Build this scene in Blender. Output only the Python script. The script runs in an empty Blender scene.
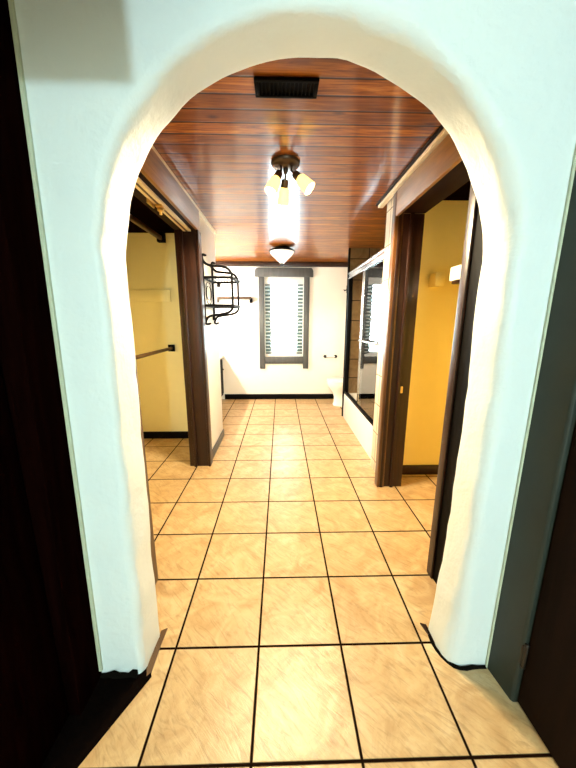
import bpy, bmesh, math, random
from mathutils import Vector, Matrix, noise
random.seed(4)
K = 0.88                      # survey units -> metres (one floor tile is 0.4 units = 0.352 m)
sc = bpy.context.scene
COL = sc.collection

# ------------------------------------------------------------------ camera, light, exposure
def camera():
    yaw, pitch, roll = math.radians(1.39), math.radians(11.927), math.radians(.139)
    cd = bpy.data.cameras.new('camera'); co = bpy.data.objects.new('camera', cd); COL.objects.link(co)
    cd.sensor_fit = 'VERTICAL'; cd.sensor_height = 24; cd.sensor_width = 18
    cd.lens = 302.18 / 768 * 24; cd.clip_start = .01
    fw = Vector((math.sin(yaw)*math.cos(pitch), math.cos(yaw)*math.cos(pitch), -math.sin(pitch)))
    rt = Vector((math.cos(yaw), -math.sin(yaw), 0)); up = rt.cross(fw)
    r = rt*math.cos(roll) + up*math.sin(roll); u = up*math.cos(roll) - rt*math.sin(roll)
    M = Matrix((r, u, -fw)).transposed().to_4x4(); M.translation = Vector((0, 0, 1.5543))*K
    co.matrix_world = M; sc.camera = co
camera()
sc.view_settings.view_transform = 'Standard'; sc.view_settings.look = 'None'
sc.view_settings.gamma = 1; sc.view_settings.use_curve_mapping = False
sc.view_settings.exposure = 1.0
sc.cycles.use_denoising = True
sc.cycles.max_bounces = 10; sc.cycles.diffuse_bounces = 5; sc.cycles.sample_clamp_indirect = 6

w = bpy.data.worlds.new('daylight'); sc.world = w; w.use_nodes = True
bg = w.node_tree.nodes['Background']; bg.inputs[0].default_value = (.86, .97, 1, 1); bg.inputs[1].default_value = 20.0

def lamp(name, typ, loc, energy, color, size=.1, target=None, size_y=None, **kw):
    d = bpy.data.lights.new(name, typ); d.energy = energy; d.color = color
    if typ == 'AREA':
        d.size = size*K
        if size_y: d.shape = 'RECTANGLE'; d.size_y = size_y*K
    else: d.shadow_soft_size = size*K
    for k, v in kw.items(): setattr(d, k, v)
    o = bpy.data.objects.new(name, d); COL.objects.link(o); o.location = Vector(loc)*K
    if target: o.rotation_euler = (Vector(target)-Vector(loc)).to_track_quat('-Z', 'Y').to_euler()
    return o
# daylight through the bathroom window (portal to the sky) and the cool light of the room behind the camera
p = lamp('window_portal', 'AREA', (.065, 6.06, 1.57), 1, (1, 1, 1), .8, (.065, 0, 1.57), 1.55); p.data.cycles.is_portal = True
lamp('room_light_cool', 'POINT', (.55, -2.3, 1.75), 94, (.63, .93, 1), .05)
lamp('room_fill_low', 'AREA', (-.35, -2.7, 1.3), 16, (.93, 1, .72), .9, (-.4, 1, 1.4), 1.2)  # broad greenish fill added low behind the camera, no fixture

# ------------------------------------------------------------------ materials
def new_mat(name):
    m = bpy.data.materials.new(name); m.use_nodes = True; nt = m.node_tree; nt.nodes.clear()
    out = nt.nodes.new('ShaderNodeOutputMaterial'); b = nt.nodes.new('ShaderNodeBsdfPrincipled')
    nt.links.new(b.outputs[0], out.inputs[0]); return m, nt, b, out
def N(nt, t, **kw):
    n = nt.nodes.new(t)
    for k, v in kw.items(): setattr(n, k, v)
    return n
def val(nt, sock, v):
    if hasattr(v, 'links'): nt.links.new(v, sock)
    else: sock.default_value = v
def mth(nt, op, a, b=0.0, c=None):
    n = N(nt, 'ShaderNodeMath', operation=op); val(nt, n.inputs[0], a); val(nt, n.inputs[1], b)
    if c is not None: val(nt, n.inputs[2], c)
    return n.outputs[0]
def c4(c): return (*c, 1) if len(c) == 3 else c
def mix(nt, f, a, b):
    n = N(nt, 'ShaderNodeMix', data_type='RGBA'); val(nt, n.inputs[0], f)
    for i, v in ((6, a), (7, b)):
        val(nt, n.inputs[i], v if hasattr(v, 'links') else c4(v))
    return n.outputs[2]
def ramp(nt, f, stops):
    n = N(nt, 'ShaderNodeValToRGB'); nt.links.new(f, n.inputs[0]); e = n.color_ramp.elements
    while len(e) < len(stops): e.new(.5)
    for el, (p_, c_) in zip(e, stops): el.position = p_; el.color = c4(c_)
    return n.outputs[0]
def noi(nt, vec, scale, detail=4, dist=0, rough=.5):
    n = N(nt, 'ShaderNodeTexNoise'); n.inputs['Scale'].default_value = scale; n.inputs['Detail'].default_value = detail
    n.inputs['Distortion'].default_value = dist; n.inputs['Roughness'].default_value = rough
    if vec is not None: nt.links.new(vec, n.inputs['Vector'])
    return n.outputs[0]
def obj_co(nt): return N(nt, 'ShaderNodeTexCoord').outputs['Object']
def scaled(nt, vec, s):
    n = N(nt, 'ShaderNodeMapping'); n.inputs['Scale'].default_value = s; nt.links.new(vec, n.inputs['Vector']); return n.outputs[0]
def bump(nt, b, h, strength=.3, dist=.01):
    n = N(nt, 'ShaderNodeBump'); n.inputs['Strength'].default_value = strength; n.inputs['Distance'].default_value = dist
    nt.links.new(h, n.inputs['Height']); nt.links.new(n.outputs[0], b.inputs['Normal'])
def plain(name, col, rough=.5, metal=0, var=.12, scale=30, bmp=.0, spec=.5, coat=0, emit=None, estr=0):
    m, nt, b, _ = new_mat(name); co = obj_co(nt); f = noi(nt, co, scale, 3)
    nt.links.new(mix(nt, f, tuple(c*(1-var) for c in col), tuple(min(1, c*(1+var)) for c in col)), b.inputs['Base Color'])
    b.inputs['Roughness'].default_value = rough; b.inputs['Metallic'].default_value = metal
    b.inputs['Specular IOR Level'].default_value = spec; b.inputs['Coat Weight'].default_value = coat; b.inputs['Coat Roughness'].default_value = .1
    if bmp: bump(nt, b, noi(nt, co, scale*2, 5), bmp, .004)
    if emit: b.inputs['Emission Color'].default_value = c4(emit); b.inputs['Emission Strength'].default_value = estr
    return m
def plaster(name, col, scale=9, strength=.35, rough=.55):
    m, nt, b, _ = new_mat(name); co = obj_co(nt)
    a = noi(nt, co, scale, 6, .4); c = noi(nt, co, scale*7, 4)
    nt.links.new(mix(nt, a, tuple(x*.95 for x in col), col), b.inputs['Base Color'])
    b.inputs['Roughness'].default_value = rough; b.inputs['Specular IOR Level'].default_value = .3
    bump(nt, b, mth(nt, 'MULTIPLY_ADD', c, .25, a), strength, .012); return m
def wood(name, dark, light, axis='z', rough=.4, grain=1.0, coat=0.0, spec=.5):
    m, nt, b, _ = new_mat(name); co = obj_co(nt)
    s = {'x': (1.2, 14, 14), 'y': (14, 1.2, 14), 'z': (14, 14, 1.2)}[axis]
    f = noi(nt, scaled(nt, co, tuple(v*grain for v in s)), 3, 8, .7, .62)
    nt.links.new(ramp(nt, f, [(.3, dark), (.7, light)]), b.inputs['Base Color'])
    b.inputs['Roughness'].default_value = rough; b.inputs['Coat Weight'].default_value = coat; b.inputs['Coat Roughness'].default_value = .15
    b.inputs['Specular IOR Level'].default_value = spec
    bump(nt, b, f, .25, .003); return m
def grid_line(nt, coord, pitch, off, width):
    """0..1 mask on grid lines, plus the cell number"""
    t = mth(nt, 'DIVIDE', mth(nt, 'SUBTRACT', coord, off), pitch)
    fr = mth(nt, 'SUBTRACT', t, mth(nt, 'FLOOR', t))
    d = mth(nt, 'SUBTRACT', .5, mth(nt, 'ABSOLUTE', mth(nt, 'SUBTRACT', fr, .5)))
    n = N(nt, 'ShaderNodeMapRange', interpolation_type='SMOOTHSTEP'); nt.links.new(d, n.inputs[0])
    wd = width/pitch/2; n.inputs[1].default_value = wd*.65; n.inputs[2].default_value = wd*1.35; n.inputs[3].default_value = 1; n.inputs[4].default_value = 0
    return n.outputs[0], mth(nt, 'FLOOR', t)
def tile(name, pal, grout, axes, pitch, off, width, rough=.3, strength=.5, tex=6, ridge=1.0):
    m, nt, b, _ = new_mat(name); co = obj_co(nt); sp = N(nt, 'ShaderNodeSeparateXYZ'); nt.links.new(co, sp.inputs[0])
    ax = {'x': 0, 'y': 1, 'z': 2}
    l1, i1 = grid_line(nt, sp.outputs[ax[axes[0]]], pitch[0]*K, off[0]*K, width)
    l2, i2 = grid_line(nt, sp.outputs[ax[axes[1]]], pitch[1]*K, off[1]*K, width)
    line = mth(nt, 'MAXIMUM', l1, l2)
    cid = mth(nt, 'ADD', mth(nt, 'MULTIPLY', i1, 7.31), mth(nt, 'MULTIPLY', i2, 3.77))
    cb = N(nt, 'ShaderNodeCombineXYZ'); nt.links.new(cid, cb.inputs[2]); nt.links.new(mth(nt, 'MULTIPLY', cid, .37), cb.inputs[0])
    va = N(nt, 'ShaderNodeVectorMath', operation='ADD'); nt.links.new(co, va.inputs[0]); nt.links.new(cb.outputs[0], va.inputs[1])
    v = va.outputs[0]
    f = noi(nt, v, tex, 8, 1.6, .6)
    cleft = noi(nt, scaled(nt, v, (1.6, 1, 1)), tex*.6, 3, 1.7, .45)
    col = ramp(nt, f, [(.25, pal[0]), (.5, pal[1]), (.75, pal[2])])
    wn = N(nt, 'ShaderNodeTexWhiteNoise', noise_dimensions='1D'); nt.links.new(cid, wn.inputs['W'])
    col = mix(nt, mth(nt, 'MULTIPLY', wn.outputs[0], .35), col, pal[3])
    crease = N(nt, 'ShaderNodeMapRange'); nt.links.new(mth(nt, 'ABSOLUTE', mth(nt, 'SUBTRACT', cleft, .5)), crease.inputs[0])
    crease.inputs[1].default_value = 0; crease.inputs[2].default_value = .02; crease.inputs[3].default_value = .10*ridge; crease.inputs[4].default_value = 0
    col = mix(nt, crease.outputs[0], col, tuple(c*.45 for c in pal[0]))
    rm = N(nt, 'ShaderNodeMapping'); rm.inputs['Rotation'].default_value = (0, 0, .75); nt.links.new(v, rm.inputs['Vector'])
    st = noi(nt, scaled(nt, rm.outputs[0], (2.2, 11, 2)), tex*.5, 7, 2.2, .62)
    sk = N(nt, 'ShaderNodeMapRange'); nt.links.new(st, sk.inputs[0])
    sk.inputs[1].default_value = .50; sk.inputs[2].default_value = .72; sk.inputs[3].default_value = 0; sk.inputs[4].default_value = .6*ridge
    col = mix(nt, sk.outputs[0], col, tuple(c*.6 for c in pal[0]))
    nt.links.new(mth(nt, 'MULTIPLY_ADD', line, -.45, .45), b.inputs['Specular IOR Level'])
    nt.links.new(mix(nt, line, col, grout), b.inputs['Base Color'])
    nt.links.new(mth(nt, 'MULTIPLY_ADD', line, .5, rough), b.inputs['Roughness'])
    h = mth(nt, 'SUBTRACT', mth(nt, 'ADD', mth(nt, 'MULTIPLY', cleft, .3*ridge), mth(nt, 'MULTIPLY', st, -.4)), mth(nt, 'MULTIPLY', line, .7))
    bump(nt, b, h, strength, .008); return m
def planks(name):
    m, nt, b, _ = new_mat(name); co = obj_co(nt); sp = N(nt, 'ShaderNodeSeparateXYZ'); nt.links.new(co, sp.inputs[0])
    line, cid = grid_line(nt, sp.outputs[1], .107*K, 1.473*K, .010)
    cb = N(nt, 'ShaderNodeCombineXYZ'); nt.links.new(mth(nt, 'MULTIPLY', cid, 3.17), cb.inputs[0]); nt.links.new(mth(nt, 'MULTIPLY', cid, 5.3), cb.inputs[2])
    va = N(nt, 'ShaderNodeVectorMath', operation='ADD'); nt.links.new(co, va.inputs[0]); nt.links.new(cb.outputs[0], va.inputs[1]); v = va.outputs[0]
    g = noi(nt, scaled(nt, v, (1.0, 13, 1)), 3.2, 9, .9, .65)
    col = ramp(nt, g, [(.30, (.05, .008, .0004)), (.43, (.19, .05, .002)), (.55, (.37, .115, .007)), (.74, (.60, .24, .025))])
    wn = N(nt, 'ShaderNodeTexWhiteNoise', noise_dimensions='1D'); nt.links.new(cid, wn.inputs['W'])
    col = mix(nt, mth(nt, 'MULTIPLY', wn.outputs[0], .7), col, (.13, .032, .005))
    kv = N(nt, 'ShaderNodeTexVoronoi'); kv.inputs['Scale'].default_value = 3.4; nt.links.new(scaled(nt, v, (1, 2.0, 1)), kv.inputs['Vector'])
    kn = N(nt, 'ShaderNodeMapRange'); nt.links.new(kv.outputs[0], kn.inputs[0])
    kn.inputs[1].default_value = .03; kn.inputs[2].default_value = .13; kn.inputs[3].default_value = .9; kn.inputs[4].default_value = 0
    col = mix(nt, kn.outputs[0], col, (.06, .014, .005))
    nt.links.new(mix(nt, line, col, (.03, .008, .003)), b.inputs['Base Color'])
    b.inputs['Roughness'].default_value = .4; b.inputs['Specular IOR Level'].default_value = .12
    b.inputs['Coat Weight'].default_value = .55; b.inputs['Coat Roughness'].default_value = .13
    wv = noi(nt, scaled(nt, co, (1, 9, 1)), 2.2, 3)
    h = mth(nt, 'SUBTRACT', mth(nt, 'ADD', mth(nt, 'MULTIPLY', g, .15), mth(nt, 'MULTIPLY', wv, .35)), mth(nt, 'MULTIPLY', line, .8))
    bump(nt, b, h, .35, .006)
    return m
def clear_glass(name, tint=(.93, .99, 1), refl=1.0, ior=1.5):
    m = bpy.data.materials.new(name); m.use_nodes = True; nt = m.node_tree; nt.nodes.clear()
    out = N(nt, 'ShaderNodeOutputMaterial'); t = N(nt, 'ShaderNodeBsdfTransparent'); t.inputs[0].default_value = c4(tint)
    g = N(nt, 'ShaderNodeBsdfGlossy'); g.inputs['Roughness'].default_value = .015; g.inputs[0].default_value = (refl, refl, refl, 1)
    fr = N(nt, 'ShaderNodeFresnel'); fr.inputs[0].default_value = ior
    ms = N(nt, 'ShaderNodeMixShader'); nt.links.new(fr.outputs[0], ms.inputs[0]); nt.links.new(t.outputs[0], ms.inputs[1]); nt.links.new(g.outputs[0], ms.inputs[2])
    nt.links.new(ms.outputs[0], out.inputs[0]); return m

M = {}
M['front_plaster'] = plaster('front_plaster', (.755, .825, .83), 7, .7)
M['white_wall'] = plaster('white_wall', (.82, .79, .72), 14, .15)
M['yellow_wall'] = plaster('yellow_wall', (.88, .80, .46), 12, .15)
M['gold_wall'] = plaster('gold_wall', (.92, .75, .27), 12, .15)
M['floor_tile'] = tile('floor_tile', ((.36, .205, .082), (.51, .35, .170), (.62, .47, .275), (.45, .29, .12)), (.009, .004, .002), 'xy', (.4, .4), (-.51, .778), .0098, .34, .4, 6, 1.0)
M['wall_tile'] = tile('wall_tile', ((.12, .07, .03), (.21, .135, .06), (.27, .185, .095), (.17, .11, .05)), (.004, .003, .002), 'xz', (.30, .30), (1.02, .05), .010, .25, .4, 5, .4)
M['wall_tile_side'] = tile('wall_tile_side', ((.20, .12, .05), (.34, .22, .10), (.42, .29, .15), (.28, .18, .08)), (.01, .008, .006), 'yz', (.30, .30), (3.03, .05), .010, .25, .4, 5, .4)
M['cream_tile'] = tile('cream_tile', ((.74, .62, .42), (.82, .72, .54), (.86, .78, .62), (.80, .70, .50)), (.12, .06, .02), 'yz', (.42, .30), (2.905, .12), .006, .3, .3, 5, .4)
M['ceiling_wood'] = planks('ceiling_wood')
M['dark_wood'] = wood('dark_wood', (.007, .002, .001), (.032, .009, .003), 'z', .38, 1, .12, .35)
M['dark_wood_y'] = wood('dark_wood_y', (.007, .002, .001), (.018, .005, .0015), 'y', .6, 1, 0, .08)
M['header_wood'] = wood('header_wood', (.15, .060, .008), (.34, .16, .028), 'y', .38, .7, .08)
M['casing_wood'] = wood('casing_wood', (.045, .015, .0025), (.14, .055, .009), 'z', .33, .8, .3)
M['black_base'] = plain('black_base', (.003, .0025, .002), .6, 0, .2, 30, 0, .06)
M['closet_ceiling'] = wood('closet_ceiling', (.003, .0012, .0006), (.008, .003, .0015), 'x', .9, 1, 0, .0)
M['door_maroon'] = wood('door_maroon', (.0015, .0004, .0003), (.006, .0012, .0008), 'z', .9, .8, 0, .0)
M['door_brown'] = wood('door_brown', (.006, .003, .0018), (.012, .005, .0028), 'z', .7, .8, 0, .05)
M['casing_grey'] = plain('casing_grey', (.022, .028, .022), .5, 0, .3, 6, .2, .3)
M['window_grey'] = wood('window_grey', (.045, .048, .050), (.080, .083, .082), 'z', .45, .6)
M['olive_paint'] = plain('olive_paint', (.50, .54, .40), .5)
M['cream_trim'] = plain('cream_trim', (.78, .64, .42), .4)
M['white_paint'] = plain('white_paint', (.82, .82, .80), .4, 0, .05)
M['blind_white'] = plain('blind_white', (.80, .86, .86), .45, 0, .05)
M['sash'] = plain('sash', (.09, .13, .13), .4, 0, .1)
M['porcelain'] = plain('porcelain', (.85, .84, .80), .12, 0, .03, 8, 0, .5, .4)
M['tub_white'] = plain('tub_white', (.84, .82, .76), .15, 0, .03, 8, 0, .5, .4)
M['iron'] = plain('iron', (.002, .0018, .0018), .6, 0, .3, 30, 0, .08)
M['bronze'] = plain('bronze', (.055, .032, .018), .35, .7, .25)
M['bar_bronze'] = plain('bar_bronze', (.09, .065, .045), .4, .5, .2)
M['rod_brown'] = plain('rod_brown', (.085, .042, .015), .4, .2, .25)
M['chrome'] = plain('chrome', (.86, .88, .90), .24, 1, .05)
M['brass'] = plain('brass', (.75, .52, .18), .3, 1, .15)
M['steel'] = plain('steel', (.05, .042, .034), .4, .8, .3)
M['vent_black'] = plain('vent_black', (.0015, .001, .0008), .8, 0, .2, 30, 0, .08)
M['glass'] = clear_glass('glass'); M['shower_glass'] = clear_glass('shower_glass', (.88, .97, .99), 1.0, 2.8)
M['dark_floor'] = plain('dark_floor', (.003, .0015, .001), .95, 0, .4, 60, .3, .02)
M['shade_amber'] = plain('shade_amber', (.85, .62, .22), .3, 0, .1, 10, 0, .5, 0, (1, .62, .14), 1.6)
M['bulb'] = plain('bulb', (1, .95, .85), .3, 0, .02, 10, 0, .5, 0, (1, .86, .58), 22)
M['bowl_glass'] = plain('bowl_glass', (.90, .87, .80), .25, 0, .06, 14, 0, .5, 0, (1, .96, .90), .3)
M['globe'] = plain('globe', (.95, .93, .88), .3, 0, .03, 10, 0, .5, 0, (1, .93, .82), 6)
M['grout_dirt'] = plain('grout_dirt', (.004, .003, .002), .9, 0, .4, 40, .4, .05)
M['counter'] = plain('counter', (.80, .78, .72), .2, 0, .06)
M['mirror'] = plain('mirror', (.85, .87, .87), .03, 1, .01)

# ------------------------------------------------------------------ mesh building (coordinates in survey units)
ORG = {}
class MB:
    def __init__(s): s.bm = bmesh.new()
    def box(s, a, b, bev=0.0, rot=None, seg=2):
        c = [(a[i]+b[i])/2 for i in range(3)]; d = [abs(b[i]-a[i]) for i in range(3)]
        mt = Matrix.Translation(c)
        if rot: mt = mt @ rot
        t = bmesh.new(); bmesh.ops.create_cube(t, size=1, matrix=Matrix.Diagonal((*d, 1)))
        if bev: bmesh.ops.bevel(t, geom=t.edges[:], offset=bev, segments=seg, affect='EDGES', profile=.5)
        bmesh.ops.transform(t, matrix=mt, verts=t.verts); s._join(t); return s
    def _join(s, t):
        me = bpy.data.meshes.new('tmp'); t.to_mesh(me); t.free(); s.bm.from_mesh(me); bpy.data.meshes.remove(me)
    def grid(s, rows, closed_u=False, closed_v=False):
        R = [[s.bm.verts.new(p) for p in r] for r in rows]; n = len(R); m_ = len(R[0])
        for i in range(n if closed_v else n-1):
            for j in range(m_ if closed_u else m_-1):
                a, b, c, d = R[i][j], R[i][(j+1) % m_], R[(i+1) % n][(j+1) % m_], R[(i+1) % n][j]
                try: s.bm.faces.new((a, b, c, d))
                except ValueError: pass
        return R
    def cap(s, ring):
        try: s.bm.faces.new(ring)
        except ValueError: pass
    def tube(s, path, r, n=10, caps=True):
        P = [Vector(p) for p in path]; rows = []; ref = None
        for i, p in enumerate(P):
            t = (P[min(i+1, len(P)-1)] - P[max(i-1, 0)]).normalized()
            if ref is None: ref = t.orthogonal().normalized()
            ref = (ref - t*ref.dot(t)).normalized(); bi = t.cross(ref)
            rr = r[i] if isinstance(r, (list, tuple)) else r
            rows.append([p + (ref*math.cos(a)+bi*math.sin(a))*rr for a in [2*math.pi*k/n for k in range(n)]])
        R = s.grid(rows, closed_u=True)
        if caps: s.cap(R[0][::-1]); s.cap(R[-1])
        return s
    def lathe(s, prof, c, axis=(0, 0, 1), n=28):
        q = Vector((0, 0, 1)).rotation_difference(Vector(axis)); c = Vector(c)
        rows = [[c + q @ Vector((r*math.cos(a), r*math.sin(a), h)) for a in [2*math.pi*k/n for k in range(n)]] for r, h in prof]
        R = s.grid(rows, closed_u=True)
        if prof[0][0] > 1e-6: s.cap(R[0][::-1])
        if prof[-1][0] > 1e-6: s.cap(R[-1])
        return s
    def prism(s, poly, z0, z1, bev=0.0, plane='xy'):
        t = bmesh.new()
        f = {'xy': lambda a, b, c: (a, b, c), 'xz': lambda a, b, c: (a, c, b), 'yz': lambda a, b, c: (c, a, b)}[plane]
        A = [t.verts.new(f(a, b, z0)) for a, b in poly]; B = [t.verts.new(f(a, b, z1)) for a, b in poly]
        t.faces.new(A[::-1]); t.faces.new(B); n = len(poly)
        for i in range(n): t.faces.new((A[i], A[(i+1) % n], B[(i+1) % n], B[i]))
        if bev: bmesh.ops.bevel(t, geom=t.edges[:], offset=bev, segments=2, affect='EDGES', profile=.5)
        s._join(t); return s
    def build(s, name, mat, parent=None, smooth=True, origin=None, angle=40):
        bm = s.bm; bmesh.ops.remove_doubles(bm, verts=bm.verts, dist=1e-6); bmesh.ops.recalc_face_normals(bm, faces=bm.faces)
        if parent is not None: o0 = ORG[parent.name]
        elif origin == 'base':
            v = [x.co for x in bm.verts]; o0 = Vector(((min(c.x for c in v)+max(c.x for c in v))/2, (min(c.y for c in v)+max(c.y for c in v))/2, min(c.z for c in v)))
        else: o0 = Vector(origin or (0, 0, 0))
        for x in bm.verts: x.co = (x.co - o0)*K
        me = bpy.data.meshes.new(name); bm.to_mesh(me); bm.free()
        me.materials.append(M[mat] if isinstance(mat, str) else mat)
        if smooth:
            for p_ in me.polygons: p_.use_smooth = True
            me.set_sharp_from_angle(angle=math.radians(angle))
        o = bpy.data.objects.new(name, me); COL.objects.link(o); ORG[o.name] = o0
        if parent is not None: o.parent = parent
        else: o.location = o0*K
        return o
def box(name, a, b, mat, bev=.004, parent=None, **kw): return MB().box(a, b, bev).build(name, mat, parent, **kw)
def struct(o): o['kind'] = 'structure'; return o
def tag(o, label, cat, group=None):
    o['label'] = label; o['category'] = cat
    if group: o['group'] = group
    return o
def thing(name, label, cat, loc, group=None):
    o = bpy.data.objects.new(name, None); COL.objects.link(o); o.location = Vector(loc)*K; ORG[o.name] = Vector(loc)
    o.empty_display_size = .1; return tag(o, label, cat, group)

CZ = 2.60                      # ceiling height
LW, RW = -.79, .94             # hall wall planes
# ------------------------------------------------------------------ setting
# floor
struct(MB().box((-2.4, -3.2, -.06), (2.2, 6.2, 0)).build('floor', 'floor_tile', smooth=False))
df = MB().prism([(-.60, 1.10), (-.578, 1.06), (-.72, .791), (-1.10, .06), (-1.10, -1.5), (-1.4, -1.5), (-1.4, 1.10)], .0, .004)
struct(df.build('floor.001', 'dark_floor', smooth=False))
# ceilings
struct(MB().box((-2.4, 1.2, CZ), (2.2, 6.2, CZ+.05)).build('ceiling', 'ceiling_wood', smooth=False))
struct(MB().box((-1.6, -3.2, 2.72), (1.6, 1.2, 2.77)).build('ceiling.001', 'white_wall', smooth=False))
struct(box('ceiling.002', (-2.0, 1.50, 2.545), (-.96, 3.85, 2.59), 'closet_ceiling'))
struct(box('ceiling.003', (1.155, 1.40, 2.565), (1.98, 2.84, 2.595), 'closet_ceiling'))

# front wall with its hand-plastered arch
def arch_wall():
    bm = MB(); y0, y1 = 1.07, 1.262; cz, rad, cx = 1.745, .690, .095
    def xl(z): return -.588 - .024*(1-z/cz)
    def xr(z): return .783 + .012*math.exp(-((z-1.2)/.5)**2) - .03*max(0, (.45-z)/.45)
    B = (-.80, .955, 0, 2.74)
    path = []
    nz = 26
    for i in range(nz): z = cz*i/nz; path.append((xl(z), z, -1.0, 0.0, B[0], z))
    na = 64
    for i in range(na+1):
        a = math.pi - math.pi*i/na
        px = cx + rad*math.cos(a)*(1.0 if a > math.pi/2 else 1.0); pz = cz + rad*math.sin(a)
        px = px if a > math.pi/2 else cx + (xr(cz)-cx)*math.cos(a)
        px = px if a < math.pi/2 else cx + (cx-xl(cz))*math.cos(a)
        dx, dz = math.cos(a), math.sin(a)
        t = min([v for v in ((B[1]-px)/dx if dx > 1e-6 else 9, (B[0]-px)/dx if dx < -1e-6 else 9, (B[3]-pz)/dz if dz > 1e-6 else 9)])
        path.append((px, pz, dx, dz, px+dx*t, pz+dz*t))
    for i in range(nz): z = cz*(nz-1-i)/nz; path.append((xr(z), z, 1.0, 0.0, B[1], z))
    rows = []
    for (px, pz, dx, dz, ox, oz) in path:
        right = dx > .2
        rf = .055 if right else .035
        if pz < .4 and right: rf = .075
        rb = .03
        wob = 1 + .35*noise.noise(Vector((px*3, pz*3, 1.7)))
        rf *= wob; ring = []
        L = math.hypot(ox-px, oz-pz)
        for t in (1, .8, .6, .4): ring.append((px+dx*(rf+(L-rf)*t), y0, pz+dz*(rf+(L-rf)*t)))
        for k in range(7):
            a = math.pi/2*k/6; ring.append((px+dx*rf*(1-math.sin(a)), y0+rf*(1-math.cos(a)), pz+dz*rf*(1-math.sin(a))))
        for t in (.25, .5, .75): ring.append((px, y0+rf+(y1-y0-rf-rb)*t, pz))
        for k in range(5):
            a = math.pi/2*k/4; ring.append((px+dx*rb*(1-math.cos(a)), y1-rb+rb*math.sin(a), pz+dz*rb*(1-math.cos(a))))
        for t in (.5, 1): ring.append((px+dx*(rb+(L-rb)*t), y1, pz+dz*(rb+(L-rb)*t)))
        out = []
        for j, q in enumerate(ring):
            v = Vector(q)
            if 3 <= j <= 17:
                n_ = noise.noise(v*5)*.008 + noise.noise(v*14)*.004 + (noise.noise(v*34)*.003 if 7 <= j <= 13 else 0)
                v += Vector((-dx*n_, -abs(n_)*.5, -dz*n_))
            v.z = max(v.z, 0); out.append(v)
        rows.append(out)
    bm.grid(rows, closed_u=True)
    return struct(bm.build('wall_front', 'front_plaster', angle=60))
arch_wall()
# the near room
struct(box('wall_left', (-1.1, -3.2, 0), (-.875, 1.26, 2.72), 'white_wall', 0))
struct(box('wall_right', (1.02, -3.2, 0), (1.3, 1.26, 2.72), 'white_wall', 0))
struct(box('wall_rear', (-1.3, -3.3, 0), (1.3, -3.2, 2.72), 'white_wall', 0))
struct(box('shadow_bulkhead', (-.875, 0.0, 2.11), (-.177, .2, 2.72), 'white_wall', .01))       # unseen bulkhead, added to cast the shadow on the arch wall's upper left
# left door: dark casing and maroon leaf
struct(MB().prism([(-.89, 0), (-.803, 0), (-.748, 2.72), (-.89, 2.72)], .93, 1.064, .003, 'xz').build('trim_2', 'door_maroon', smooth=False))
struct(MB().prism([(-.806, .04), (-.790, .04), (-.738, 2.72), (-.752, 2.72)], 1.058, 1.069, .002, 'xz').build('trim_24', 'olive_paint', smooth=False))
struct(MB().prism([(.932, .0), (.941, .0), (.941, 2.72), (.932, 2.72)], 1.060, 1.0685, .002, 'xz').build('trim_25', 'olive_paint', smooth=False))
d1 = struct(box('door_1', (-.885, -.02, .012), (-.845, .925, 2.62), 'door_maroon', .004))
MB().box((-.847, .10, .30), (-.840, .80, 1.05), .003).box((-.847, .10, 1.25), (-.840, .80, 2.35), .003).build('panel', 'door_maroon', d1)
struct(box('trim_3', (-.885, -3.19, 0), (-.80, -.03, 2.72), 'door_maroon', .004))
# right door: grey casing, brown leaf, hinge
cs = MB().prism([(.938, 1.068), (.955, .942), (.963, .934), (1.02, .934), (1.02, 1.068)], 0, 2.72, .003)
struct(cs.build('trim_4', 'casing_grey', smooth=False))
d2 = struct(MB().prism([(.975, .930), (.985, .10), (1.02, .10), (1.02, .930)], .012, 2.62, .003).build('door_2', 'door_brown', smooth=False))
def hinge(z):
    m = MB().tube([(.966, .928, z), (.966, .928, z+.10)], .0075, 10)
    m.box((.957, .931, z+.005), (.964, .952, z+.095), .002)
    m.lathe([(.0, -.006), (.006, -.003), (.0085, 0), (.0085, .006)], (.966, .928, z-.004), n=10).lathe([(.0085, 0), (.0085, .006), (.006, .009), (0, .012)], (.966, .928, z+.10), n=10)
    m.build('hinge', 'steel', d2)
hinge(.20); hinge(2.1)
struct(box('trim_5', (.955, -3.19, 0), (1.02, .09, 2.72), 'casing_grey', .004))
# dirty caulk lines at the feet of the arch
def caulk(name, pts, w, h):
    m = MB(); rows = []
    for i, (x, y) in enumerate(pts):
        t = Vector(pts[min(i+1, len(pts)-1)]) - Vector(pts[max(i-1, 0)]); n_ = Vector((-t.y, t.x)).normalized()*w*(.7+.6*random.random())
        hh = h*(.6+.8*random.random())
        rows.append([(x-n_.x, y-n_.y, 0), (x-n_.x*.8, y-n_.y*.8, hh*.5), (x, y, hh), (x+n_.x, y+n_.y, 0)])
    R = m.grid(rows); m.cap(R[0]); m.cap(R[-1][::-1])
    return struct(m.build(name, 'grout_dirt'))
caulk('trim_6', [(-.80+.02*i, 1.066) for i in range(9)], .012, .028)
caulk('trim_7', [(.748, 1.25), (.746, 1.22), (.745, 1.19), (.746, 1.165), (.749, 1.14), (.757, 1.115), (.772, 1.09), (.792, 1.072), (.815, 1.063), (.84, 1.062), (.87, 1.066), (.90, 1.066), (.935, 1.066)], .008, .012)
# broken tips of hall baseboard left standing beside the arch
struct(MB().prism([(-.612, 1.262), (-.585, 1.275), (-.588, 1.20), (-.585, 1.075), (-.60, 1.06), (-.612, 1.09)], 0, .006).build('trim_8', 'rod_brown', smooth=False))
struct(MB().prism([(.752, 1.262), (.725, 1.272), (.742, 1.20), (.752, 1.17)], 0, .008).build('trim_9', 'dark_wood', smooth=False))

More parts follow.
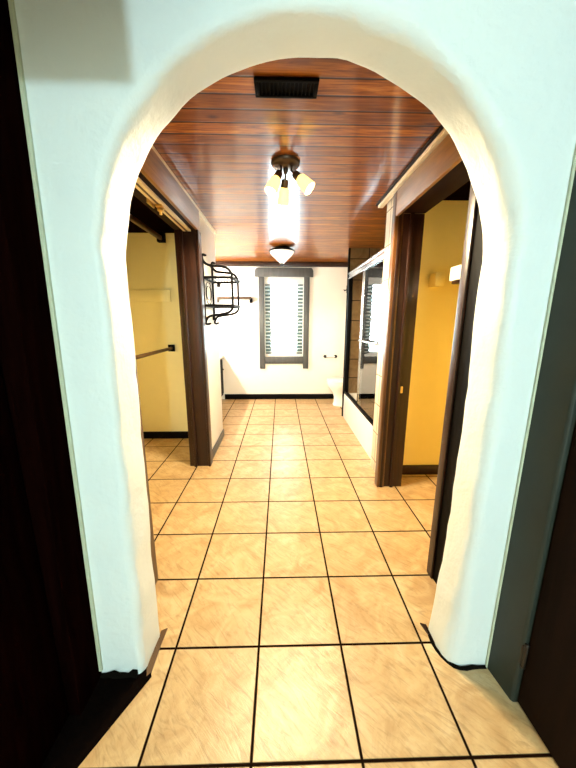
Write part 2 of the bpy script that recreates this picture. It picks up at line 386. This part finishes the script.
# hall: left side
struct(box('wall_left.001', (-1.0, 1.262, 0), (LW, 1.47, CZ), 'white_wall', 0))
struct(box('wall_left.002', (-.96, 1.47, 2.49), (LW, 3.13, CZ), 'white_wall', 0))
wing = struct(MB().box((-.96, 3.13, 0), (LW, 3.93, CZ), .006).build('wall_left.003', 'white_wall'))
struct(box('wall_left.004', (-2.0, 3.86, 0), (-.96, 3.93, CZ), 'yellow_wall', 0))           # closet end wall
struct(box('wall_left.005', (-2.08, 1.26, 0), (-2.0, 3.93, CZ), 'yellow_wall', 0))
struct(box('wall_left.006', (-2.0, 1.40, 0), (-1.0, 1.49, CZ), 'yellow_wall', 0))
struct(box('wall_left.007', (-2.06, 3.93, 0), (-1.98, 5.9, CZ), 'white_wall', 0))
struct(box('baseboard_left', (LW, 3.14, 0), (LW+.014, 3.935, .10), 'window_grey', .003))
struct(box('baseboard_left.001', (-2.0, 3.842, 0), (-.965, 3.86, .095), 'black_base', .003))
# left closet frame
struct(box('shadow_bulkhead0', (-.975, 1.47, 0), (-.752, 1.585, 2.37), 'rod_brown', .006))
fr = MB().box((-.985, 3.05, 0), (-.765, 3.13, 2.37), .006); fr.box((-.935, 3.028, 0), (-.905, 3.052, 2.37), .004); fr.box((-.785, 3.036, 0), (-.76, 3.14, 2.37), .005)
struct(fr.build('shadow_bulkhead1', 'dark_wood'))
struct(box('shadow_bulkhead2', (-.985, 1.47, 2.37), (-.79, 3.13, 2.42), 'dark_wood_y', .005))
struct(box('shadow_bulkhead3', (-.79, 1.30, 2.37), (-.762, 3.12, 2.555), 'header_wood', .005))
struct(box('shadow_bulkhead4', (-.80, 1.265, 2.556), (-.775, 3.93, CZ-.001), 'cream_trim', .006))
# hall: right side
struct(box('wall_right.001', (RW, 1.262, 0), (1.148, 1.48, CZ), 'white_wall', 0))
struct(box('wall_right.002', (RW, 1.48, 2.49), (1.15, 2.75, CZ), 'cream_trim', 0))
struct(box('wall_right.003', (.976, 2.66, 0), (1.16, 3.022, CZ), 'cream_tile', .006))
struct(box('wall_right.004', (1.14, 2.84, 0), (2.0, 3.03, CZ), 'gold_wall', 0))
struct(box('wall_right.005', (1.98, 1.30, 0), (2.06, 2.90, CZ), 'gold_wall', 0))
struct(box('wall_right.006', (1.15, 1.30, 0), (1.98, 1.40, CZ), 'gold_wall', 0))
struct(box('baseboard_right', (1.145, 2.822, 0), (1.98, 2.84, .10), 'dark_wood', .003))
struct(MB().box((.93, 1.555, 0), (1.16, 1.618, 2.40), .006).box((.918, 1.55, 0), (.94, 1.608, 2.40), .005).build('shadow_bulkhead5', 'dark_wood'))
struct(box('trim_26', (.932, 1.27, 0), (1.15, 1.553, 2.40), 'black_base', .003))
fr = MB().box((.935, 2.60, 0), (1.15, 2.72, 2.385), .006); fr.box((1.03, 2.582, 0), (1.06, 2.605, 2.385), .004); fr.box((.935, 2.585, 0), (.962, 2.605, 2.385), .004)
struct(fr.build('shadow_bulkhead6', 'dark_wood'))
struct(box('shadow_bulkhead7', (.910, 2.592, 0), (.977, 2.67, 2.545), 'casing_wood', .005))
struct(box('shadow_bulkhead8', (.94, 1.48, 2.385), (1.15, 2.60, 2.42), 'dark_wood_y', .005))
struct(box('shadow_bulkhead9', (.910, 1.30, 2.36), (.938, 2.592, 2.545), 'header_wood', .005))
struct(MB().box((.895, 1.265, 2.562), (.942, 3.03, CZ-.001), .005).build('trim_20', 'cream_trim'))
struct(MB().box((.875, 1.265, 2.583), (.897, 3.03, CZ-.001), .003).build('trim_21', 'dark_wood_y'))
# bathroom
struct(box('wall_right.007', (1.92, 3.03, 0), (1.98, 4.87, CZ), 'white_wall', 0))
struct(box('wall_right.008', (1.03, 4.76, 0), (1.98, 4.80, CZ), 'wall_tile', 0))
struct(box('wall_right.009', (1.03, 4.80, 0), (1.98, 4.88, CZ), 'white_wall', .004))
struct(box('wall_right.010', (1.03, 3.026, 0), (1.92, 3.045, CZ), 'wall_tile', 0))
struct(box('trim_22', (1.012, 4.755, 0), (1.04, 4.805, CZ), 'black_base', .003))
struct(box('wall_right.011', (1.64, 4.88, 0), (1.72, 5.9, CZ), 'white_wall', 0))
# back wall with the window opening
WX0, WX1, WZ0, WZ1 = -.315, .445, .845, 2.345
bw = MB()
for a, b in (((-2.06, 5.9, 0), (WX0, 6.04, CZ)), ((WX1, 5.9, 0), (1.72, 6.04, CZ)), ((WX0, 5.9, 0), (WX1, 6.04, WZ0)), ((WX0, 5.9, WZ1), (WX1, 6.04, CZ))): bw.box(a, b)
struct(bw.build('wall_back', 'white_wall', smooth=False))
struct(box('baseboard_back', (-1.12, 5.882, 0), (1.64, 5.9, .105), 'black_base', .003))
struct(box('trim_23', (-1.98, 5.86, 2.515), (1.64, 5.9, CZ-.001), 'dark_wood', .006))
win = struct(MB().box((WX0, 5.91, WZ0), (WX0+.02, 6.03, WZ1)).box((WX1-.02, 5.91, WZ0), (WX1, 6.03, WZ1)).box((WX0, 5.91, WZ1-.02), (WX1, 6.03, WZ1)).box((WX0, 5.91, WZ0), (WX1, 6.03, WZ0+.03)).build('window_1', 'white_paint', smooth=False))
c = MB().box((-.41, 5.868, .62), (-.305, 5.9, 2.34), .006).box((.435, 5.868, .62), (.54, 5.9, 2.34), .006)
c.box((-.306, 5.872, .72), (.436, 5.9, .86), .005)
hd = [(-.475, 2.335), (.605, 2.335), (.605, 2.44), (.59, 2.475), (.565, 2.495), (-.435, 2.495), (-.46, 2.475), (-.475, 2.44)]
c.prism(hd, 5.855, 5.9, .006, 'xz'); c.build('casing', 'window_grey', win)
c = MB().box((WX0+.02, 5.985, WZ0+.03), (WX0+.135, 6.02, WZ1-.02), .003).box((WX1-.135, 5.985, WZ0+.03), (WX1-.02, 6.02, WZ1-.02), .003)
c.build('sash', 'sash', win)
c = MB().box((WX0+.10, 5.985, WZ0+.03), (WX1-.10, 6.02, WZ0+.09), .003).box((WX0+.10, 5.985, WZ1-.09), (WX1-.10, 6.02, WZ1-.02), .003).box((WX0+.10, 5.98, 1.555), (WX1-.10, 6.02, 1.60), .003)
c.build('rail', 'white_paint', win)
MB().box((WX0+.10, 6.0, WZ0+.09), (WX1-.10, 6.006, 1.555)).build('pane', 'glass', win, smooth=False)
MB().box((WX0+.10, 6.0, 1.60), (WX1-.10, 6.006, WZ1-.09)).build('pane', 'glass', win, smooth=False)

# ------------------------------------------------------------------ things
# window blind
t = thing('window_blind', 'white horizontal slat blind hanging inside the grey-framed window', 'blind', (.065, 5.93, .87))
MB().box((WX0+.023, 5.915, 2.215), (WX1-.023, 5.97, 2.32), .006).build('headrail', 'white_paint', t)
sl = MB()
for i in range(20):
    z = .945 + i*.0645
    if i == 12: sl.box((WX0+.025, 5.92, z-.012), (WX1-.025, 5.965, z+.006), .001); continue
    sl.box((WX0+.025, 5.918, z-.0015), (WX1-.025, 5.968, z+.0015), 0, Matrix.Rotation(math.radians(-24), 4, 'X'))
sl.build('slats', 'blind_white', t, smooth=False)
MB().box((WX0+.025, 5.92, .885), (WX1-.025, 5.965, .905), .004).build('bottom_rail', 'white_paint', t)
for x in (-.19, .32): MB().tube([(x, 5.917, .90), (x, 5.917, 2.25)], .0022, 6).build('cord', 'white_paint', t)

# ceiling register
t = thing('ceiling_vent', 'black rectangular air vent in the plank ceiling just inside the arch', 'vent', (.03, 1.635, CZ))
f = MB()
x0, x1, y0, y1 = -.116, .174, 1.576, 1.688
for a, b in (((x0, y0), (x1, y0+.016)), ((x0, y1-.016), (x1, y1)), ((x0, y0+.014), (x0+.02, y1-.014)), ((x1-.02, y0+.014), (x1, y1-.014))): f.box((*a, CZ-.014), (*b, CZ-.0005), .003)
f.build('frame', 'vent_black', t)
g = MB()
for i in range(13):
    x = x0+.03+i*.0185; g.box((x, y0+.014, CZ-.012), (x+.004, y1-.014, CZ-.002), 0, Matrix.Rotation(.5, 4, 'Y'))
g.build('louvres', 'vent_black', t, smooth=False)
MB().box((x0+.01, y0+.01, CZ-.003), (x1-.01, y1-.01, CZ-.0008)).build('duct', 'vent_black', t, smooth=False)

# spot cluster on the hall ceiling
FX, FY = .036, 2.31
t = thing('ceiling_spotlight', 'bronze ceiling canopy with three small lit amber glass spot shades', 'ceiling light', (FX, FY, CZ))
MB().lathe([(0, -.042), (.03, -.042), (.055, -.038), (.088, -.026), (.098, -.012), (.098, -.0005), (0, -.0005)], (FX, FY, CZ), n=36).build('canopy', 'bronze', t)
MB().lathe([(0, -.075), (.012, -.07), (.016, -.055), (.016, -.04), (0, -.04)], (FX, FY, CZ)).build('finial', 'bronze', t)
for (ox, oy, dx, dy, dz) in ((-.030, -.035, -.45, -.30, -1.0), (.040, -.030, .75, -.25, -.75), (.0, .05, -.10, .55, -1.0)):
    d = Vector((dx, dy, dz)).normalized(); b0 = Vector((FX+ox, FY+oy, CZ-.035)); b1 = b0 + Vector((dx*.035, dy*.035, -.055))
    arm = MB().tube([b0, b0+Vector((0, 0, -.03)), b1], .007, 8).lathe([(.0, -.03), (.022, -.026), (.026, -.005), (.026, .02), (.018, .028), (0, .03)], b1+d*.015, d, 20).build('arm', 'bronze', t)
    sh = MB().lathe([(.026, 0), (.036, .012), (.040, .04), (.043, .085), (.045, .105), (.041, .105), (.038, .085), (.035, .04), (.030, .016), (.02, .01)], b1+d*.035, d, 24).build('shade', 'shade_amber', t)
    MB().lathe([(0, 0), (.012, .004), (.016, .03), (.027, .055), (.028, .075), (.018, .088), (0, .092)], b1+d*.05, d, 16).build('bulb', 'bulb', sh)
    lamp('spot_bulb', 'SPOT', b1+d*.155, 56, (1, .81, .52), .03, b1+d*.155-Vector((0,0,1)), spot_size=math.radians(170), spot_blend=.2)

# flush dome lamp in the bathroom
GX, GY = .022, 4.74
t = thing('flush_ceiling_light', 'alabaster glass dome ceiling lamp with dark rim in front of the window', 'ceiling light', (GX, GY, CZ))
MB().lathe([(0, -.0005), (.10, -.0005), (.12, -.02), (.165, -.035), (.194, -.058), (.192, -.066), (.172, -.066), (0, -.06)], (GX, GY, CZ), n=40).build('rim', 'iron', t)
MB().lathe([(.176, -.065), (.172, -.08), (.140, -.120), (.090, -.165), (.050, -.200), (.03, -.226), (0, -.232)], (GX, GY, CZ), n=40).build('bowl', 'bowl_glass', t)
MB().lathe([(0, -.222), (.026, -.225), (.034, -.235), (.022, -.245), (.014, -.25), (.018, -.258), (.01, -.268), (0, -.271)], (GX, GY, CZ), n=20).build('finial', 'iron', t)
lamp('dome_bulb', 'POINT', (GX, GY, CZ-.33), 4, (1, .95, .88), .07)

# wrought-iron wall rack
t = thing('wall_rack', 'black scrolled iron two-shelf rack hanging on the white wing wall', 'rack', (LW, 3.40, 1.51))
def side(y, dx=0):
    m = MB(); xw = LW+.018; r = .0125
    m.tube([(xw, y, 1.55), (xw, y, 2.15)], r, 8)
    def cat(P, n=6):
        out = []; P = [P[0]]+P+[P[-1]]
        for i in range(1, len(P)-2):
            for k in range(n):
                s = k/n; a, b, c, d_ = [Vector(v) for v in P[i-1:i+3]]
                out.append(.5*((2*b)+(c-a)*s+(2*a-5*b+4*c-d_)*s*s+(3*b-a-3*c+d_)*s**3))
        out.append(Vector(P[-2])); return out
    q = [(xw+.03, 2.178), (xw+.004, 2.182), (xw, 2.15), (xw+.02, 2.11), (xw+.07, 2.085), (xw+.16, 2.078), (xw+.235, 2.062), (xw+.275, 2.02), (xw+.285, 1.97), (xw+.285, 1.72), (xw+.277, 1.665), (xw+.24, 1.632), (xw+.16, 1.612), (xw+.08, 1.600), (xw+.035, 1.585), (xw+.012, 1.555), (xw+.004, 1.525), (xw+.02, 1.513), (xw+.045, 1.518)]
    m.tube(cat([(x, y, z) for x, z in q]), r, 8)
    m.lathe([(0, -.012), (.012, 0), (0, .012)], (xw+.035, y, 2.178), n=10).lathe([(0, -.012), (.012, 0), (0, .012)], (xw+.05, y, 1.52), n=10)
    m.box((LW, y-.015, 2.13), (xw, y+.015, 2.17), .003).box((LW, y-.015, 1.55), (xw, y+.015, 1.60), .003)
    m.build('side_frame', 'iron', t)
side(3.19); side(3.62)
for z in (1.972, 1.70):
    s_ = MB(); xw = LW+.018
    for x in (xw, xw+.285): s_.tube([(x, 3.19, z), (x, 3.62, z)], .0115, 8)
    for y in (3.19, 3.62): s_.tube([(xw, y, z), (xw+.285, y, z)], .0125, 8)
    s_.tube([(xw+.285, 3.19, z-.0), (xw+.315, 3.24, z), (xw+.315, 3.57, z), (xw+.285, 3.62, z)], .006, 8)
    for k in range(1, 9): s_.tube([(xw+.285*k/9, 3.19, z), (xw+.285*k/9, 3.62, z)], .003, 6)
    s_.build('shelf', 'iron', t)
bk = MB(); xw = LW+.018
for k in range(2):
    for sgn in (1, -1):
        yy = 3.405; zz = 1.835
        bk.tube([(xw, yy+sgn*(.03+.10*math.sin(a)*(1-.3*k)), zz+(.11-.04*k)*math.cos(a)) for a in [math.pi*i/14 for i in range(15)]], .004, 6)
bk.build('back_scroll', 'iron', t)

# towel bar on the back wall + hook
t = thing('towel_bar', 'bronze towel bar on the back wall left of the window', 'towel bar', (-.86, 5.9, 1.92))
MB().tube([(-1.20, 5.845, 1.955), (-.545, 5.845, 1.955)], .028, 12).build('bar', 'bar_bronze', t)
for x in (-1.19, -.555): MB().box((x-.03, 5.885, 1.87), (x+.03, 5.9, 1.955), .004).box((x-.025, 5.83, 1.895), (x+.025, 5.888, 1.955), .004).build('mount', 'iron', t)
t = thing('robe_hook', 'small black hook on the back wall above the towel bar', 'hook', (-1.15, 5.9, 2.16))
MB().box((-1.18, 5.888, 2.15), (-1.12, 5.9, 2.215), .004).build('plate', 'iron', t)
MB().tube([(-1.15, 5.89, 2.19), (-1.15, 5.86, 2.18), (-1.15, 5.84, 2.19), (-1.15, 5.835, 2.215)], .008, 8).build('prong', 'iron', t)
# paper holder
t = thing('toilet_paper_holder', 'two black round posts of a paper holder on the back wall', 'paper holder', (.98, 5.9, .85))
for x in (.87, 1.075): MB().lathe([(0, .062), (.02, .06), (.026, .05), (.024, .03), (.018, .012), (.03, .006), (.032, 0), (0, 0)], (x, 5.9, .86), (0, -1, 0), 18).build('post', 'iron', t)
MB().tube([(.88, 5.848, .86), (1.065, 5.848, .86)], .009, 10).build('roller', 'white_paint', t)
# hook on the end of the shower wall
t = thing('towel_hook', 'small black hook on the end of the wall behind the shower', 'hook', (1.03, 4.84, 2.0))
MB().box((1.018, 4.825, 1.97), (1.031, 4.862, 2.08), .004).build('plate', 'iron', t)
MB().tube([(1.02, 4.843, 2.02), (.99, 4.843, 2.0), (.975, 4.843, 2.02)], .008, 8).build('prong', 'iron', t)

# toilet
t = thing('toilet', 'white toilet half hidden behind the shower end wall', 'toilet', (1.2, 5.45, 0))
TY = 5.45
def loft(secs, n=32):
    m = MB(); rows = []
    for (z, xa, xb, hw, sq) in secs:
        cx, hx = (xa+xb)/2, (xb-xa)/2; row = []
        for k in range(n):
            a = 2*math.pi*k/n; ca, sa = math.cos(a), math.sin(a)
            row.append((cx + hx*abs(ca)**sq*(1 if ca > 0 else -1), TY + hw*abs(sa)**sq*(1 if sa > 0 else -1), z))
        rows.append(row)
    return m, m.grid(rows, closed_u=True)
m, R = loft([(0, .975, 1.42, .135, .8), (.02, .97, 1.43, .14, .8), (.05, .985, 1.42, .125, .8), (.16, .99, 1.42, .115, .85), (.24, .96, 1.42, .135, .9), (.32, .90, 1.42, .17, .95), (.38, .865, 1.42, .195, 1), (.43, .85, 1.42, .205, 1), (.445, .855, 1.42, .20, 1), (.445, .89, 1.36, .165, 1), (.40, .91, 1.32, .145, 1), (.30, .98, 1.25, .09, 1), (.27, 1.05, 1.2, .04, 1)])
m.cap(R[0][::-1]); m.cap(R[-1]); m.build('bowl', 'porcelain', t)
m, R = loft([(.447, .848, 1.40, .207, 1), (.465, .845, 1.40, .21, 1), (.472, .86, 1.39, .2, 1), (.472, .92, 1.34, .15, 1), (.447, .925, 1.33, .145, 1)]); m.build('seat', 'porcelain', t)
m, R = loft([(.474, .848, 1.41, .207, 1), (.49, .85, 1.41, .205, 1), (.496, .88, 1.39, .18, 1)]); m.cap(R[0][::-1]); m.cap(R[-1]); m.build('lid', 'porcelain', t)
tk = MB().box((1.42, TY-.25, .42), (1.638, TY+.25, .86), .025).build('tank', 'porcelain', t)
MB().box((1.41, TY-.262, .86), (1.639, TY+.262, .90), .012).build('tank_lid', 'porcelain', t)
MB().tube([(1.418, TY-.19, .80), (1.40, TY-.19, .80), (1.395, TY-.12, .79)], .009, 8).build('flush_lever', 'chrome', t)

# bathtub
t = thing('bathtub', 'white bathtub with plain apron along the right wall', 'bathtub', (1.45, 3.9, 0))
TX0, TX1, TY0, TY1, TZ = 1.025, 1.918, 3.048, 4.752, .40
m = MB(); rows = []
def rrect(x0, x1, y0, y1, r, z, n=6):
    out = []
    for (cx, cy, a0) in ((x1-r, y1-r, 0), (x0+r, y1-r, 90), (x0+r, y0+r, 180), (x1-r, y0+r, 270)):
        for k in range(n+1):
            a = math.radians(a0+90*k/n); out.append((cx+r*math.cos(a), cy+r*math.sin(a), z))
    return out
rows = [rrect(TX0, TX1, TY0, TY1, .006, 0), rrect(TX0, TX1, TY0, TY1, .006, TZ-.015), rrect(TX0+.008, TX1-.005, TY0+.005, TY1-.005, .01, TZ), rrect(TX0+.08, TX1-.07, TY0+.1, TY1-.1, .12, TZ), rrect(TX0+.095, TX1-.085, TY0+.12, TY1-.12, .12, TZ-.02), rrect(TX0+.14, TX1-.13, TY0+.2, TY1-.25, .12, .12), rrect(TX0+.2, TX1-.2, TY0+.3, TY1-.33, .1, .08)]
R = m.grid(rows, closed_u=True); m.cap(R[-1]); m.build('basin', 'tub_white', t, angle=50)
MB().lathe([(0, .004), (.03, .004), (.036, 0), (0, -.002)], (1.46, 3.5, .082), n=18).build('drain', 'chrome', t)
# sliding shower screen
t = thing('shower_screen', 'sliding glass shower doors with a chrome top rail standing on the bathtub', 'shower door', (1.04, 3.9, .40))
MB().box((1.022, 3.05, 2.165), (1.078, 4.75, 2.235), .006).box((1.016, 3.05, 2.225), (1.084, 4.75, 2.25), .006).box((1.016, 3.05, 2.155), (1.03, 4.75, 2.175), .003).build('top_rail', 'chrome', t)
MB().box((1.022, 3.05, .400), (1.082, 4.75, .425), .004).box((1.022, 3.05, .42), (1.034, 4.75, .445), .003).build('bottom_track', 'iron', t)
MB().box((1.018, 4.70, .42), (1.08, 4.752, 2.165), .005).build('jamb_post', 'iron', t)
MB().box((1.03, 3.048, .42), (1.08, 3.075, 2.165), .005).build('jamb_post', 'chrome', t)
def panel(x, y0, y1):
    g = MB().box((x, y0, .43), (x+.008, y1, 2.16)).build('glass_panel', 'shower_glass', t, smooth=False)
    MB().box((x-.004, y1-.014, .43), (x+.012, y1+.002, 2.16), .003).build('edge_strip', 'chrome', g)
    return g
g = panel(1.036, 3.08, 3.90); panel(1.060, 3.12, 4.06)
MB().tube([(1.036, 3.16, 1.31), (.985, 3.16, 1.31), (.975, 3.19, 1.31), (.975, 3.78, 1.31), (.985, 3.81, 1.31), (1.036, 3.81, 1.31)], .010, 10).build('towel_handle', 'chrome', g)

# left closet: rods, cleat, hanging track hardware
t = thing('closet_rod', 'lower brown closet rod at waist height in the left closet', 'closet rod', (-1.374, 2.7, 1.20))
MB().tube([(-1.374, 1.50, 1.205), (-1.374, 3.845, 1.205)], .020, 14).build('rod', 'rod_brown', t)
for y in (1.49, 3.838): MB().box((-1.415, y, 1.165), (-1.333, y+.02, 1.25), .005).build('bracket', 'iron', t)
t = thing('closet_rod', 'upper dark closet rail close under the left closet ceiling', 'closet rod', (-1.385, 2.7, 2.44))
MB().box((-1.40, 1.50, 2.455), (-1.365, 3.80, 2.50), .005).build('rail', 'rod_brown', t)
MB().box((-1.43, 3.79, 2.44), (-1.345, 3.86, 2.545), .006).build('bracket', 'black_base', t)
tag(box('shelf_cleat', (-1.84, 3.822, 1.77), (-1.335, 3.861, 1.905), 'yellow_wall', .004, origin='base'), 'yellow painted board fixed flat to the left closet wall', 'cleat')
t = thing('closet_door_track', 'pale metal sliding track under the left closet door header', 'door track', (-.86, 2.3, 2.37))
MB().box((-.895, 1.60, 2.352), (-.825, 3.04, 2.3695), .003).build('channel', 'cream_trim', t)
MB().box((-.868, 1.60, 2.350), (-.852, 3.04, 2.354)).build('slot', 'rod_brown', t, smooth=False)
MB().box((-.885, 2.36, 2.338), (-.835, 2.45, 2.352), .003).lathe([(0, -.05), (.010, -.048), (.012, -.03), (.022, -.022), (.022, -.008), (.009, 0), (0, 0)], (-.86, 2.40, 2.342), n=14).box((-.90, 2.26, 2.325), (-.888, 2.37, 2.352), .002).build('pivot', 'brass', t)
# right closet: shelf on a cleat, door latch plate
tag(box('shelf_cleat', (1.345, 2.72, 1.85), (1.425, 2.841, 1.965), 'gold_wall', .004, origin='base'), 'golden painted block on the right closet end wall', 'cleat')
t = thing('closet_shelf', 'white shelf end jutting into the right closet above a golden block', 'shelf', (1.62, 2.1, 1.86))
MB().box((1.41, 1.42, 1.875), (1.978, 2.62, 1.985), .006).build('board', 'white_paint', t)
MB().box((1.42, 2.50, 1.85), (1.978, 2.60, 1.8755), .004).build('batten', 'dark_wood', t)
tag(MB().box((1.062, 2.592, .92), (1.085, 2.601, .98), .003).build('strike_plate', 'brass', origin='base'), 'small brass strike plate on the dark right closet jamb', 'strike plate')

# vanity round the corner of the wing wall
t = thing('vanity', 'dark vanity cabinet with pale counter just past the wing wall', 'vanity', (-1.55, 5.0, 0))
cb = MB().box((-1.975, 4.2, .10), (-1.145, 5.895, .845), .006).box((-1.975, 4.2, 0), (-1.19, 5.895, .10)).build('cabinet', 'black_base', t)
MB().box((-1.978, 4.18, .845), (-1.10, 5.898, .885), .008).build('countertop', 'counter', t)
for k in range(3):
    y = 4.25+.55*k
    d = MB().box((-1.145, y, .14), (-1.128, y+.50, .80), .004).build('door', 'black_base', t)
    MB().lathe([(0, .03), (.014, .028), (.016, .018), (.007, .01), (.007, 0), (0, 0)], (-1.128, y+.44, .62), (1, 0, 0), 14).build('knob', 'bronze', d)
t = thing('wall_sconce', 'white globe sconce on the wall above the vanity', 'wall lamp', (-1.98, 5.0, 2.0))
MB().lathe([(0, .02), (.06, .018), (.065, 0), (0, 0)], (-1.98, 5.0, 2.0), (1, 0, 0), 20).tube([(-1.97, 5, 2.0), (-1.86, 5, 2.0)], .012, 8).build('arm', 'bronze', t)
MB().lathe([(0, -.07)]+[(.07*math.sin(a), -.07*math.cos(a)) for a in [math.pi*i/12 for i in range(1, 12)]]+[(0, .07)], (-1.82, 5.0, 2.0), n=24).build('globe', 'globe', t)
lamp('sconce_bulb', 'POINT', (-1.735, 5.0, 2.0), 120, (1, .95, .90), .03)
